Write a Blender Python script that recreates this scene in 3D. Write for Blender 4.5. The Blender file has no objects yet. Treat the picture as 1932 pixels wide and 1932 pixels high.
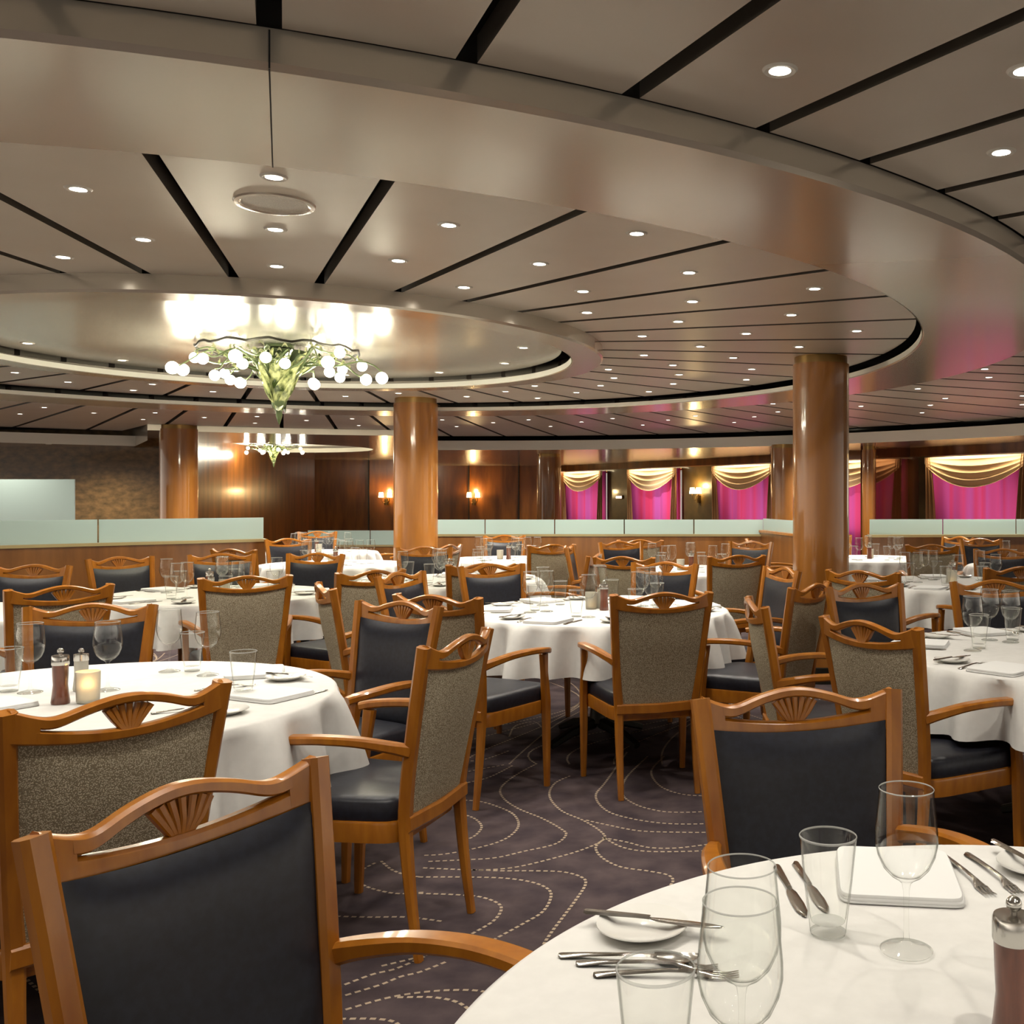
import bpy, bmesh, math, random
from mathutils import Vector
random.seed(7)
SC = bpy.context.scene
COL = SC.collection
PI = math.pi

# ------------------------------------------------------------------ camera
cd = bpy.data.cameras.new('camera'); cam = bpy.data.objects.new('camera', cd); COL.objects.link(cam)
cam.location = (0, 0, 1.40); cam.rotation_euler = (PI/2, 0, 0)
cd.sensor_width = 36; cd.sensor_fit = 'HORIZONTAL'
cd.lens = 1915/1932*36
cd.shift_x = -(1290-966)/1932; cd.shift_y = (940-966)/1932
cd.clip_start = 0.05; cd.clip_end = 200
SC.camera = cam
# ------------------------------------------------------------------ view, world
SC.view_settings.view_transform = 'Standard'; SC.view_settings.look = 'None'
SC.view_settings.gamma = 1; SC.view_settings.use_curve_mapping = False
SC.view_settings.exposure = 0.16
SC.cycles.use_denoising = True
SC.cycles.max_bounces = 9; SC.cycles.transparent_max_bounces = 16
SC.cycles.transmission_bounces = 8; SC.cycles.glossy_bounces = 4
SC.cycles.sample_clamp_indirect = 4
SC.cycles.caustics_reflective = False; SC.cycles.caustics_refractive = False
W = bpy.data.worlds.new('world'); SC.world = W; W.use_nodes = True
W.node_tree.nodes['Background'].inputs[0].default_value = (1.0, 0.90, 0.77, 1)
# side fill added to lift the far ceiling: world brighter left and right
_n, _l = W.node_tree.nodes, W.node_tree.links
_t = _n.new('ShaderNodeTexCoord'); _s = _n.new('ShaderNodeSeparateXYZ'); _l.new(_t.outputs['Generated'], _s.inputs[0])
_a = _n.new('ShaderNodeMath'); _a.operation = 'POWER'; _a.inputs[1].default_value = 2; _l.new(_s.outputs['X'], _a.inputs[0])
_m = _n.new('ShaderNodeMath'); _m.operation = 'MULTIPLY_ADD'; _m.inputs[1].default_value = 1.35; _m.inputs[2].default_value = .40
_l.new(_a.outputs[0], _m.inputs[0])
_g = _n.new('ShaderNodeMath'); _g.operation = 'MULTIPLY'; _g.inputs[1].default_value = -.8; _l.new(_s.outputs['X'], _g.inputs[0])
_g.use_clamp = True; _h = _n.new('ShaderNodeMath'); _h.operation = 'ADD'; _l.new(_m.outputs[0], _h.inputs[0]); _l.new(_g.outputs[0], _h.inputs[1])
_l.new(_h.outputs[0], _n['Background'].inputs[1])
SPOT_W = 36.0; FAR_W = 210.0; BULB_W = 8.0
WARM = (1.0, 0.93, 0.81)

# ------------------------------------------------------------------ materials
def mat(name, col, rough=.5, metal=0, coat=0, coat_r=.08, spec=.5, **k):
    m = bpy.data.materials.new(name); m.use_nodes = True
    b = m.node_tree.nodes['Principled BSDF']
    b.inputs['Base Color'].default_value = (*col, 1); b.inputs['Roughness'].default_value = rough
    b.inputs['Metallic'].default_value = metal; b.inputs['Coat Weight'].default_value = coat
    b.inputs['Coat Roughness'].default_value = coat_r; b.inputs['Specular IOR Level'].default_value = spec
    for kk, v in k.items(): b.inputs[kk.replace('_', ' ')].default_value = v
    return m
def nodes(m): return m.node_tree.nodes, m.node_tree.links, m.node_tree.nodes['Principled BSDF']
def noise_col(m, c1, c2, scale, detail=3, stretch=None, lo=.35, hi=.65, coords='Object', tex='noise', bump=0):
    N, L, b = nodes(m)
    tc = N.new('ShaderNodeTexCoord'); mp = N.new('ShaderNodeMapping')
    mp.inputs['Scale'].default_value = stretch or (1, 1, 1)
    L.new(tc.outputs[coords], mp.inputs[0])
    if tex == 'noise':
        t = N.new('ShaderNodeTexNoise'); t.inputs['Scale'].default_value = scale; t.inputs['Detail'].default_value = detail; out = t.outputs[0]
    else:
        t = N.new('ShaderNodeTexVoronoi'); t.inputs['Scale'].default_value = scale; out = t.outputs['Distance']
    L.new(mp.outputs[0], t.inputs[0])
    r = N.new('ShaderNodeValToRGB'); r.color_ramp.elements[0].position = lo; r.color_ramp.elements[1].position = hi
    r.color_ramp.elements[0].color = (*c1, 1); r.color_ramp.elements[1].color = (*c2, 1)
    L.new(out, r.inputs[0]); L.new(r.outputs[0], b.inputs['Base Color'])
    if bump:
        bp = N.new('ShaderNodeBump'); bp.inputs['Strength'].default_value = bump; bp.inputs['Distance'].default_value = .002
        L.new(out, bp.inputs['Height']); L.new(bp.outputs[0], b.inputs['Normal'])
    return m
def emis(name, col, s, base=(1, 1, 1), sample=False):
    m = mat(name, base, .4); b = m.node_tree.nodes['Principled BSDF']
    b.inputs['Emission Color'].default_value = (*col, 1); b.inputs['Emission Strength'].default_value = s
    if not sample: m.cycles.emission_sampling = 'NONE'
    return m
M = {}
M['panel'] = noise_col(mat('ceiling_panel', (.55, .48, .39), .34, spec=.6, metal=.25), (.63, .56, .465), (.66, .59, .495), 3, 2)
M['gloss'] = mat('gloss_ceiling', (.66, .59, .49), .23, metal=.5, coat=.4, coat_r=.12, spec=.7)
M['domec'] = mat('dome_ceiling', (.60, .57, .49), .26, metal=.5, coat=.4, coat_r=.16, spec=.7)
M['lip'] = mat('lip_paint', (.88, .86, .76), .45)
M['slotside'] = mat('slot_side', (.10, .085, .065), .5)  # panel edges darker than the panels: slot shade put into the colour
M['cream'] = mat('cream_recess_paint', (.75, .72, .60), .7)
M['bronze'] = mat('bronze_band', (.26, .15, .045), .3, metal=.7)
M['void'] = mat('void_black', (.006, .006, .006), .8)
M['marble'] = noise_col(mat('brown_marble', (.08, .05, .02), .3, coat=.35, coat_r=.1, spec=.3), (.07, .042, .012), (.24, .13, .045), 7, 8, (1, 1, 1.8), .3, .75)
M['mahog'] = noise_col(mat('mahogany', (.05, .02, .005), .3, coat=.3, coat_r=.12, spec=.3), (.085, .026, .004), (.19, .062, .009), 2.5, 5, (2, 2, .35))
M['olive'] = noise_col(mat('dark_gold_paper', (.06, .04, .01), .4, coat=.4), (.05, .032, .008), (.08, .05, .014), 4, 3)
M['colwood'] = noise_col(mat('column_wood', (.2, .08, .02), .32, coat=.6, coat_r=.05, spec=.4), (.21, .072, .009), (.37, .145, .024), 3.5, 6, (2.2, 2.2, .22), .3, .7)
M['wood'] = noise_col(mat('chair_wood', (.3, .12, .02), .32, coat=.3, coat_r=.08, spec=.4), (.29, .092, .006), (.42, .153, .012), 9, 5, (3, 3, .6), .3, .7)
M['baswood'] = noise_col(mat('divider_wood', (.2, .08, .02), .35, coat=.5, coat_r=.12), (.15, .055, .010), (.24, .095, .02), 3, 5, (3, 3, .4), .3, .7)
M['leather'] = noise_col(mat('navy_leather', (.02, .022, .034), .40, spec=.4), (.010, .0105, .016), (.015, .0165, .026), 60, 3, bump=.15)
M['weave'] = noise_col(mat('dotted_weave', (.2, .16, .1), .8, spec=.2), (.62, .55, .41), (.25, .205, .135), 300, 2, None, .25, .55, tex='vor', bump=.3)
M['cloth'] = noise_col(mat('white_linen', (.86, .84, .80), .85, spec=.15), (.71, .70, .675), (.745, .735, .71), 30, 3)
M['napkin'] = mat('white_napkin', (.80, .80, .79), .8, spec=.15)
M['china'] = mat('white_china', (.85, .84, .80), .15, coat=.5)
M['steel'] = mat('polished_steel', (.62, .60, .56), .18, metal=1)
M['brass'] = mat('brass', (.55, .38, .12), .25, metal=1)
M['green'] = mat('patina_metal', (.13, .17, .08), .32, metal=.8)
M['greenglass'] = noise_col(mat('green_glass_leaf', (.15, .19, .075), .15, spec=.8, coat=.5), (.03, .045, .012), (.34, .36, .16), 22, 4, (1, 1, .35), .38, .62)
M['dark'] = mat('dark_iron', (.02, .018, .012), .4, metal=.6)
M['mill'] = noise_col(mat('mill_wood', (.12, .03, .01), .3, coat=.7, coat_r=.1), (.10, .024, .009), (.17, .045, .018), 20, 3, (3, 3, .5))
M['carpet'] = noise_col(mat('purple_brown_carpet', (.05, .035, .035), .95, spec=.1), (.044, .033, .039), (.092, .068, .070), 7, 6, None, .3, .7, bump=.4)
M['dash'] = mat('cream_carpet_dash', (.42, .33, .24), .95, spec=.1)
M['trim'] = mat('white_trim', (.75, .71, .62), .3, coat=.3)
M['lens'] = emis('lamp_lens', (1, .93, .80), 14)
M['bulb'] = emis('bulb_glow', (1, .93, .74), 16)
M['shade'] = emis('sconce_glow', (1, .74, .34), 14, (1, .9, .7))
M['sheer'] = mat('magenta_sheer', (.62, .04, .26), .7, spec=.1)
M['swag'] = mat('gold_swag', (.66, .46, .26), .55, spec=.3, Sheen_Weight=.3)
M['tail'] = mat('bronze_drape', (.22, .10, .035), .6, spec=.3, Sheen_Weight=.3)
M['tile'] = mat('sign_face', (.9, .88, .8), .4)
M['sconce_metal'] = mat('sconce_metal', (.10, .06, .02), .3, metal=.8)
M['speaker'] = noise_col(mat('speaker_grille', (.5, .44, .36), .5), (.45, .40, .33), (.58, .52, .43), 300, 1, tex='vor')
M['wax'] = emis('candle_wax', (1, .72, .34), .9, (.95, .85, .65))
M['frosty'] = mat('frosted_votive', (.92, .88, .76), .5, Transmission_Weight=.45)
# frosted glass of the dividers: part diffuse, part translucent
m = mat('frosted_divider_glass', (.56, .67, .63), .35, coat=.3)
N, L, b = nodes(m); tr = N.new('ShaderNodeBsdfTranslucent'); tr.inputs[0].default_value = (.66, .78, .74, 1)
mx = N.new('ShaderNodeMixShader'); mx.inputs[0].default_value = .45
L.new(b.outputs[0], mx.inputs[1]); L.new(tr.outputs[0], mx.inputs[2]); L.new(mx.outputs[0], N['Material Output'].inputs[0]); M['frost'] = m
# sheer curtain: translucent
m = M['sheer']; N, L, b = nodes(m); tr = N.new('ShaderNodeBsdfTranslucent')
tc = N.new('ShaderNodeTexCoord'); wv = N.new('ShaderNodeTexNoise'); mp = N.new('ShaderNodeMapping'); mp.inputs['Scale'].default_value = (3.0, 3.0, .02)
L.new(tc.outputs['Object'], mp.inputs[0]); L.new(mp.outputs[0], wv.inputs[0]); wv.inputs['Scale'].default_value = 1.5
rp = N.new('ShaderNodeValToRGB'); rp.color_ramp.elements[0].color = (.55, .045, .15, 1); rp.color_ramp.elements[1].color = (.42, .08, .36, 1)
rp.color_ramp.elements[0].position = .35; rp.color_ramp.elements[1].position = .68
L.new(wv.outputs[0], rp.inputs[0]); L.new(rp.outputs[0], tr.inputs[0]); L.new(rp.outputs[0], b.inputs['Base Color'])
mx = N.new('ShaderNodeMixShader'); mx.inputs[0].default_value = .6
L.new(b.outputs[0], mx.inputs[1]); L.new(tr.outputs[0], mx.inputs[2]); L.new(mx.outputs[0], N['Material Output'].inputs[0])
# clear glass: thin look, passes light straight through for shadows
m = bpy.data.materials.new('clear_glass'); m.use_nodes = True; N = m.node_tree.nodes; L = m.node_tree.links; N.remove(N['Principled BSDF'])
lw = N.new('ShaderNodeLayerWeight'); lw.inputs[0].default_value = .22
tp = N.new('ShaderNodeBsdfTransparent'); gl = N.new('ShaderNodeBsdfGlossy'); gl.inputs['Roughness'].default_value = .03
gl.inputs['Color'].default_value = (1, 1, .97, 1)
rp = N.new('ShaderNodeValToRGB'); rp.color_ramp.elements[0].color = (.992, .995, .99, 1); rp.color_ramp.elements[1].color = (.36, .38, .36, 1)
rp.color_ramp.elements[0].position = .38; rp.color_ramp.elements[1].position = .72
L.new(lw.outputs['Facing'], rp.inputs[0]); L.new(rp.outputs[0], tp.inputs[0])
mx = N.new('ShaderNodeMixShader'); mth = N.new('ShaderNodeMath'); mth.operation = 'MULTIPLY'; mth.inputs[1].default_value = .9
pwr = N.new('ShaderNodeMath'); pwr.operation = 'POWER'; pwr.inputs[1].default_value = 2.2; L.new(lw.outputs['Facing'], pwr.inputs[0]); mth.operation = 'MULTIPLY_ADD'; mth.inputs[2].default_value = .02; L.new(pwr.outputs[0], mth.inputs[0]); L.new(mth.outputs[0], mx.inputs[0]); L.new(tp.outputs[0], mx.inputs[1]); L.new(gl.outputs[0], mx.inputs[2])
L.new(mx.outputs[0], N['Material Output'].inputs[0]); M['glass'] = m; M['pane'] = m
m = bpy.data.materials.new('glass_edge'); m.use_nodes = True; N = m.node_tree.nodes; L = m.node_tree.links; b = N['Principled BSDF']
b.inputs['Base Color'].default_value = (.9, .9, .87, 1); b.inputs['Roughness'].default_value = .08; b.inputs['Specular IOR Level'].default_value = 1  # bright sparkle of the rims put into a pale base colour
tp = N.new('ShaderNodeBsdfTransparent'); tp.inputs[0].default_value = (.75, .77, .75, 1); mx = N.new('ShaderNodeMixShader'); mx.inputs[0].default_value = .55
L.new(b.outputs[0], mx.inputs[1]); L.new(tp.outputs[0], mx.inputs[2]); L.new(mx.outputs[0], N['Material Output'].inputs[0]); M['gedge'] = m

# ------------------------------------------------------------------ helpers
class MB:
    def __init__(s): s.v = []; s.f = []; s.mi = []; s.cur = 0
    def add(s, vs, fs):
        n = len(s.v); s.v += [tuple(p) for p in vs]; s.f += [tuple(i+n for i in f) for f in fs]; s.mi += [s.cur]*len(fs); return s
    def box(s, x0, x1, y0, y1, z0, z1):
        v = [(x, y, z) for z in (z0, z1) for y in (y0, y1) for x in (x0, x1)]
        return s.add(v, [(0, 2, 3, 1), (4, 5, 7, 6), (0, 1, 5, 4), (2, 6, 7, 3), (0, 4, 6, 2), (1, 3, 7, 5)])
    def lathe(s, prof, seg=32, c=(0, 0, 0), a0=0, a1=2*PI, cap=False):
        full = abs(a1-a0-2*PI) < 1e-6; n = seg if full else seg+1; v = []; f = []
        for (r, z) in prof:
            for i in range(n):
                a = a0+(a1-a0)*i/seg; v.append((c[0]+r*math.cos(a), c[1]+r*math.sin(a), c[2]+z))
        for j in range(len(prof)-1):
            for i in range(seg):
                i2 = (i+1) % n
                f.append((j*n+i, j*n+i2, (j+1)*n+i2, (j+1)*n+i))
        if cap: f.append(tuple(range(n))[::-1]); f.append(tuple((len(prof)-1)*n+i for i in range(n)))
        return s.add(v, f)
    def grid(s, fn, nu, nv):
        v = [fn(i/nu, j/nv) for j in range(nv+1) for i in range(nu+1)]
        f = [(j*(nu+1)+i, j*(nu+1)+i+1, (j+1)*(nu+1)+i+1, (j+1)*(nu+1)+i) for j in range(nv) for i in range(nu)]
        return s.add(v, f)
    def sweep(s, path, size, up=(0, 0, 1), ch=.22):
        """rounded rectangular bar along path; size = (w,h) or list per point"""
        P = [Vector(p) for p in path]; n = len(P); up = Vector(up); v = []; f = []
        for i, p in enumerate(P):
            t = (P[min(i+1, n-1)]-P[max(i-1, 0)]).normalized()
            side = t.cross(up).normalized(); u = side.cross(t).normalized()
            w, h = size[i] if isinstance(size, list) else size
            w /= 2; h /= 2; c = min(w, h)*ch*2
            for (a, b_) in ((-w+c, -h), (w-c, -h), (w, -h+c), (w, h-c), (w-c, h), (-w+c, h), (-w, h-c), (-w, -h+c)):
                v.append(p+side*a+u*b_)
        for i in range(n-1):
            for k in range(8):
                k2 = (k+1) % 8; f.append((i*8+k, i*8+k2, (i+1)*8+k2, (i+1)*8+k))
        f.append(tuple(range(8))[::-1]); f.append(tuple((n-1)*8+k for k in range(8)))
        return s.add(v, f)
    def tube(s, path, r, seg=8, cap=True):
        P = [Vector(p) for p in path]; n = len(P); v = []; f = []
        for i, p in enumerate(P):
            t = (P[min(i+1, n-1)]-P[max(i-1, 0)]).normalized()
            ref = Vector((0, 0, 1)) if abs(t.z) < .9 else Vector((1, 0, 0))
            a = t.cross(ref).normalized(); b_ = a.cross(t).normalized(); rr = r[i] if isinstance(r, (list, tuple)) else r
            for k in range(seg):
                q = 2*PI*k/seg; v.append(p+a*rr*math.cos(q)+b_*rr*math.sin(q))
        for i in range(n-1):
            for k in range(seg):
                k2 = (k+1) % seg; f.append((i*seg+k, i*seg+k2, (i+1)*seg+k2, (i+1)*seg+k))
        if cap: f.append(tuple(range(seg))[::-1]); f.append(tuple((n-1)*seg+k for k in range(seg)))
        return s.add(v, f)
    def ball(s, c, r, seg=16, rings=8, sx=1, sz=1):
        return s.lathe([(max(r*math.sin(PI*j/rings), 1e-4)*sx, -r*math.cos(PI*j/rings)*sz) for j in range(rings+1)], seg, c)
    def build(s, name, mats, parent=None, smooth=True, ang=35, fixn=True):
        me = bpy.data.meshes.new(name); me.from_pydata(s.v, [], s.f)
        if not isinstance(mats, (list, tuple)): mats = [mats]
        for m_ in mats: me.materials.append(m_)
        for p, mi in zip(me.polygons, s.mi): p.material_index = mi
        if fixn:
            bm = bmesh.new(); bm.from_mesh(me); bmesh.ops.recalc_face_normals(bm, faces=bm.faces); bm.to_mesh(me); bm.free()
        if smooth:
            me.polygons.foreach_set('use_smooth', [True]*len(me.polygons)); me.set_sharp_from_angle(angle=math.radians(ang))
        o = bpy.data.objects.new(name, me); COL.objects.link(o)
        if parent: o.parent = parent
        return o
def tag(o, label=None, cat=None, group=None, kind=None):
    if label: o['label'] = label
    if cat: o['category'] = cat
    if group: o['group'] = group
    if kind: o['kind'] = kind
    return o
def thing(name, label, cat, loc=(0, 0, 0), rz=0, group=None):
    o = bpy.data.objects.new(name, None); COL.objects.link(o); o.location = loc; o.rotation_euler = (0, 0, rz); o.empty_display_size = .1
    return tag(o, label, cat, group)
def struct(o): o['kind'] = 'structure'; return o
def dup(src, name, loc, rz=0, label=None, group=None, scale=None):
    def cp(o, par):
        c = o.copy(); COL.objects.link(c); c.parent = par
        for ch in list(KIDS.get(o.name, [])): cp(ch, c)
        return c
    r = cp(src, None); r.location = loc; r.rotation_euler = (0, 0, rz)
    if scale: r.scale = (scale,)*3
    if label: r['label'] = label
    if group: r['group'] = group
    elif 'group' in r: del r['group']
    return r
KIDS = {}
def index(root):
    st = [root]
    while st:
        o = st.pop(); ks = [c for c in COL.objects if c.parent == o]; KIDS[o.name] = ks; st += ks
USED = set()
def place(proto, loc, rz, label, group=None, scale=None):
    """first placement moves the prototype itself, later ones copy it"""
    if proto.name not in USED:
        USED.add(proto.name); proto.location = loc; proto.rotation_euler = (0, 0, rz); proto['label'] = label
        if group: proto['group'] = group
        if scale: proto.scale = (scale,)*3
        return proto
    return dup(proto, proto.name, loc, rz, label, group, scale)

# ------------------------------------------------------------------ room geometry
CX, CY = -2.87, 7.2            # centre of the round ceiling
ZP, ZR, ZS = 2.49, 2.40, 2.25  # slotted panels, gloss ring, outer soffit
R1o, R1i, R2, R3 = 2.29, 2.06, 4.44, 5.20
def pol(r, a, z): a = math.radians(a); return (CX+r*math.cos(a), CY+r*math.sin(a), z)
def rho4(a):   # outer edge of the slotted field (its own, slightly shifted circle)
    ax, ay = math.cos(math.radians(a)), math.sin(math.radians(a)); dx, dy = CX+3.75, CY-7.52
    b_ = dx*ax+dy*ay; return -b_+math.sqrt(b_*b_-(dx*dx+dy*dy)+10.39**2)
def wedge(a): a %= 360; return 101 < a < 123
def outer(a): return 9.2 if wedge(a) else rho4(a)

# void above
o = MB().lathe([(.01, 2.66), (30, 2.66)], 64, (CX, CY, 0)).build('ceiling_void', M['void'], fixn=False); o.name = 'ceiling'; struct(o)
# panels of slotted ceiling, one mesh per ring (panel pattern)
def panels(a_step, a_off, r0, r1f, name, gapw=.045, t=.07, nr=6, na=4):
    mb = MB()
    for k in range(int(360/a_step)):
        A0 = a_off+k*a_step; A1 = A0+a_step
        bot = []
        for j in range(nr+1):
            row = []
            for i in range(na+1):
                u = i/na
                rr0 = r0
                am = A0+(A1-A0)*u; r1 = r1f(am)
                r = rr0+(r1-rr0)*j/nr
                g = math.degrees(gapw/2/r)
                a = (A0+g)+(A1-A0-2*g)*u
                row.append(pol(r, a, ZP))
            bot.append(row)
        n = na+1
        vs = [p for row in bot for p in row]; fs = [(j*n+i, j*n+i+1, (j+1)*n+i+1, (j+1)*n+i) for j in range(nr) for i in range(na)]
        nb = len(fs)
        loop = [j*n for j in range(nr+1)]; loop2 = [j*n+na for j in range(nr+1)]
        ed = [(0*n+i) for i in range(na+1)]; ed2 = [nr*n+i for i in range(na+1)]
        for lp in (loop, loop2, ed, ed2):
            st = len(vs)
            for q in lp: x, y, z = vs[q]; vs.append((x, y, z+t))
            for i in range(len(lp)-1): fs.append((lp[i], lp[i+1], st+i+1, st+i))
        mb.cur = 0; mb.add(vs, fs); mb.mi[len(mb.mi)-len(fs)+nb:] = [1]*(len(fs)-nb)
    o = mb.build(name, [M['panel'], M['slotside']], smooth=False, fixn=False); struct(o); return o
panels(10, -73.5, R1o-.02, lambda a: R2-.035, 'ceiling', gapw=.05)
panels(5, -73.5, R3+.018, lambda a: outer(a)-.05, 'ceiling', gapw=.055, nr=8)
# inner band round the dome
mb = MB(); mb.lathe([(R1o, .09), (R1o, .012), (R1o-.012, 0), (R1i+.012, 0), (R1i, .012), (R1i, .045), (R1i+.03, .045)], 128, (CX, CY, ZR))
struct(mb.build('ceiling', M['gloss'], fixn=False)); mb = MB()
mb.lathe([(R1i+.001, .004), (R1i-.004, .044), (R1i+.03, .046)], 128, (CX, CY, ZR)); struct(mb.build('trim_1', M['lip'], fixn=False))
# dome ceiling disc
mb = MB(); mb.lathe([(.01, 0), (.8, 0), (1.5, 0), (R1i-.07, 0), (R1i-.07, .05)], 128, (CX, CY, ZP-.005)); struct(mb.build('ceiling', M['domec'], fixn=False))
# gloss ring and fascia
mb = MB(); mb.lathe([(R2+.04, .04), (R2, .04), (R2, .012), (R2+.012, 0), (4.8, 0), (R3-.015, 0), (R3, .015), (R3, .095)], 180, (CX, CY, ZR))
struct(mb.build('ceiling', M['gloss'], fixn=False)); mb = MB()
mb.lathe([(R2-.001, .006), (R2-.004, .042), (R2+.04, .045)], 180, (CX, CY, ZR)); struct(mb.build('trim_2', M['lip'], fixn=False))
# outer soffit with upturned lip, and the raised bay behind with a second round recess
mb = MB(); rows = []
A = [123+i*(338/180) for i in range(181)]
lipm = MB()
mb.add([pol(rho4(a), a, ZS) for a in A]+[pol(26, a, ZS) for a in A], [(i, i+1, 181+i+1, 181+i) for i in range(180)])
lipm.add([pol(rho4(a), a, ZS) for a in A]+[pol(rho4(a), a, 2.415) for a in A]+[pol(rho4(a)+.08, a, 2.415) for a in A], [(i, i+1, 181+i+1, 181+i) for i in range(180)]+[(181+i, 181+i+1, 362+i+1, 362+i) for i in range(180)])
for a in (101, 123): mb.add([pol(9.2, a, ZS), pol(26, a, ZS), pol(26, a, 2.6), pol(9.2, a, 2.6)], [(0, 1, 2, 3)])
struct(mb.build('ceiling', M['gloss'], fixn=False)); struct(lipm.build('trim_3', M['lip'], fixn=False))
D2 = (-8.2, 20.3); RD2 = 1.9
bm = bmesh.new()
outl = [pol(9.22, 101+i*2.2, ZR) for i in range(11)]+[pol(24, 123-i*2.2, ZR) for i in range(11)]
inl = [(D2[0]+RD2*math.cos(2*PI*i/64), D2[1]+RD2*math.sin(2*PI*i/64), ZR) for i in range(64)]
ee = []
for lp in (outl, inl):
    vs = [bm.verts.new(p) for p in lp]; ee += [bm.edges.new((vs[i], vs[(i+1) % len(vs)])) for i in range(len(vs))]
bmesh.ops.triangle_fill(bm, use_beauty=True, edges=ee)
me = bpy.data.meshes.new('ceiling'); bm.to_mesh(me); bm.free(); me.materials.append(M['gloss'])
o = bpy.data.objects.new('ceiling', me); COL.objects.link(o); struct(o)
mb = MB(); mb.lathe([(RD2, 0), (RD2, .09), (.01, .09)], 64, (D2[0], D2[1], ZR)); struct(mb.build('ceiling', M['cream'], fixn=False))
mb = MB(); mb.add([pol(9.2, 101+i*2.2, z) for z in (ZR, ZP) for i in range(11)], [(i, i+1, 12+i, 11+i) for i in range(10)]); struct(mb.build('trim_4', M['gloss'], fixn=False))

# walls -------------------------------------------------------------
def wall(name, p0, p1, z0, z1, m, th=.15, out=1):
    p0 = Vector((*p0, 0)); p1 = Vector((*p1, 0)); d = (p1-p0).normalized(); n = Vector((-d.y, d.x, 0))*th*out
    vs = [p0, p1, p1+n, p0+n]; v = [(p.x, p.y, z) for z in (z0, z1) for p in vs]
    o = MB().add(v, [(0, 1, 5, 4), (1, 2, 6, 5), (2, 3, 7, 6), (3, 0, 4, 7), (4, 5, 6, 7), (0, 3, 2, 1)]).build(name, m, smooth=False); return struct(o)
wall('wall_back', (-9.6, 26.4), (-3.1, 26.6), 0, 2.55, M['mahog'])
for k, x in enumerate([-8.2, -6.9, -5.6, -4.3]):
    struct(MB().box(x-.012, x+.012, 26.36+ (x+9.6)*.03, 26.45, 0, 2.4).build('trim_%d' % (10+k), M['dark'], smooth=False))
wall('wall_left', (-13.5, 17.0), (-8.6, 17.0), 0, 2.55, M['marble'])
wall('wall_left', (-8.6, 17.0), (-9.6, 26.4), 0, 2.55, M['mahog'])
# slanted window wall: points P(t) = P0 + t*(.6,-.8)
P0 = Vector((-3.1, 26.8)); DW = Vector((.6, -.8)); NW = Vector((-.8, -.6))
def pw(t, off=0, z=0): q = P0+DW*t+NW*off; return (q.x, q.y, z)
WIN = [(1.0, 1.0), (4.1, 1.0), (7.35, 1.0), (10.2, 1.0), (13.1, 1.0), (16.2, 1.0)]   # centre t, half width
WT, WB = 2.08, .75
def wbox(mb, t0, t1, o0, o1, z0, z1):
    v = [pw(t, o_, z) for z in (z0, z1) for o_ in (o0, o1) for t in (t0, t1)]
    mb.add(v, [(0, 2, 3, 1), (4, 5, 7, 6), (0, 1, 5, 4), (2, 6, 7, 3), (0, 4, 6, 2), (1, 3, 7, 5)]); return mb
mb = MB(); wbox(mb, -1, 22, -.15, 0, 0, WB); wbox(mb, -1, 22, -.15, 0, WT, 2.55); t = -1
for (c, h) in WIN: wbox(mb, t, c-h, -.15, 0, WB, WT); t = c+h
wbox(mb, t, 22, -.15, 0, WB, WT); struct(mb.build('wall_right', M['olive'], smooth=False))
struct(wbox(MB(), -1, 22, 0, .22, 2.10, 2.25).build('trim_20', M['mahog'], smooth=False))
for k, (c, h) in enumerate(WIN):
    mb = MB(); wbox(mb, c-h, c+h, -.10, -.09, WB, WT); w = struct(mb.build('window_%d' % (k+1), M['pane'], smooth=False))
    fr = MB()
    for (a, b2, z0, z1) in ((c-h, c+h, WT-.05, WT), (c-h, c+h, WB, WB+.05), (c-h, c-h+.05, WB, WT), (c+h-.05, c+h, WB, WT)): wbox(fr, a, b2, -.12, -.05, z0, z1)
    fr.build('window_frame', M['brass'], w, smooth=False)
    # daylight behind the pane
    ld = bpy.data.lights.new('window_light', 'AREA'); ld.shape = 'RECTANGLE'; ld.size = 2*h; ld.size_y = WT-WB; ld.energy = 17; ld.color = (1, .86, .62)
    lo = bpy.data.objects.new('window_light', ld); COL.objects.link(lo); lo.location = pw(c, -.3, (WT+WB)/2)
    lo.rotation_euler = Vector((NW.x, NW.y, 0)).to_track_quat('-Z', 'Z').to_euler()
    # warm pelmet lamp above each swag
    ld = bpy.data.lights.new('pelmet_light', 'AREA'); ld.shape = 'RECTANGLE'; ld.size = 1.8; ld.size_y = .06; ld.energy = 9; ld.color = (1, .80, .48)
    lo = bpy.data.objects.new('pelmet_light', ld); COL.objects.link(lo); lo.location = pw(c, .26, 2.085)
    lo.rotation_euler = Vector((-NW.x*.35, -NW.y*.35, -1)).to_track_quat('-Z', 'Y').to_euler()
WN = ['farthest window, beside the dark pillar', 'second window from the dark pillar', 'third window, left of the far pillar', 'window half hidden by the front pillar', 'large window at the right edge', 'window beyond the right edge']
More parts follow.
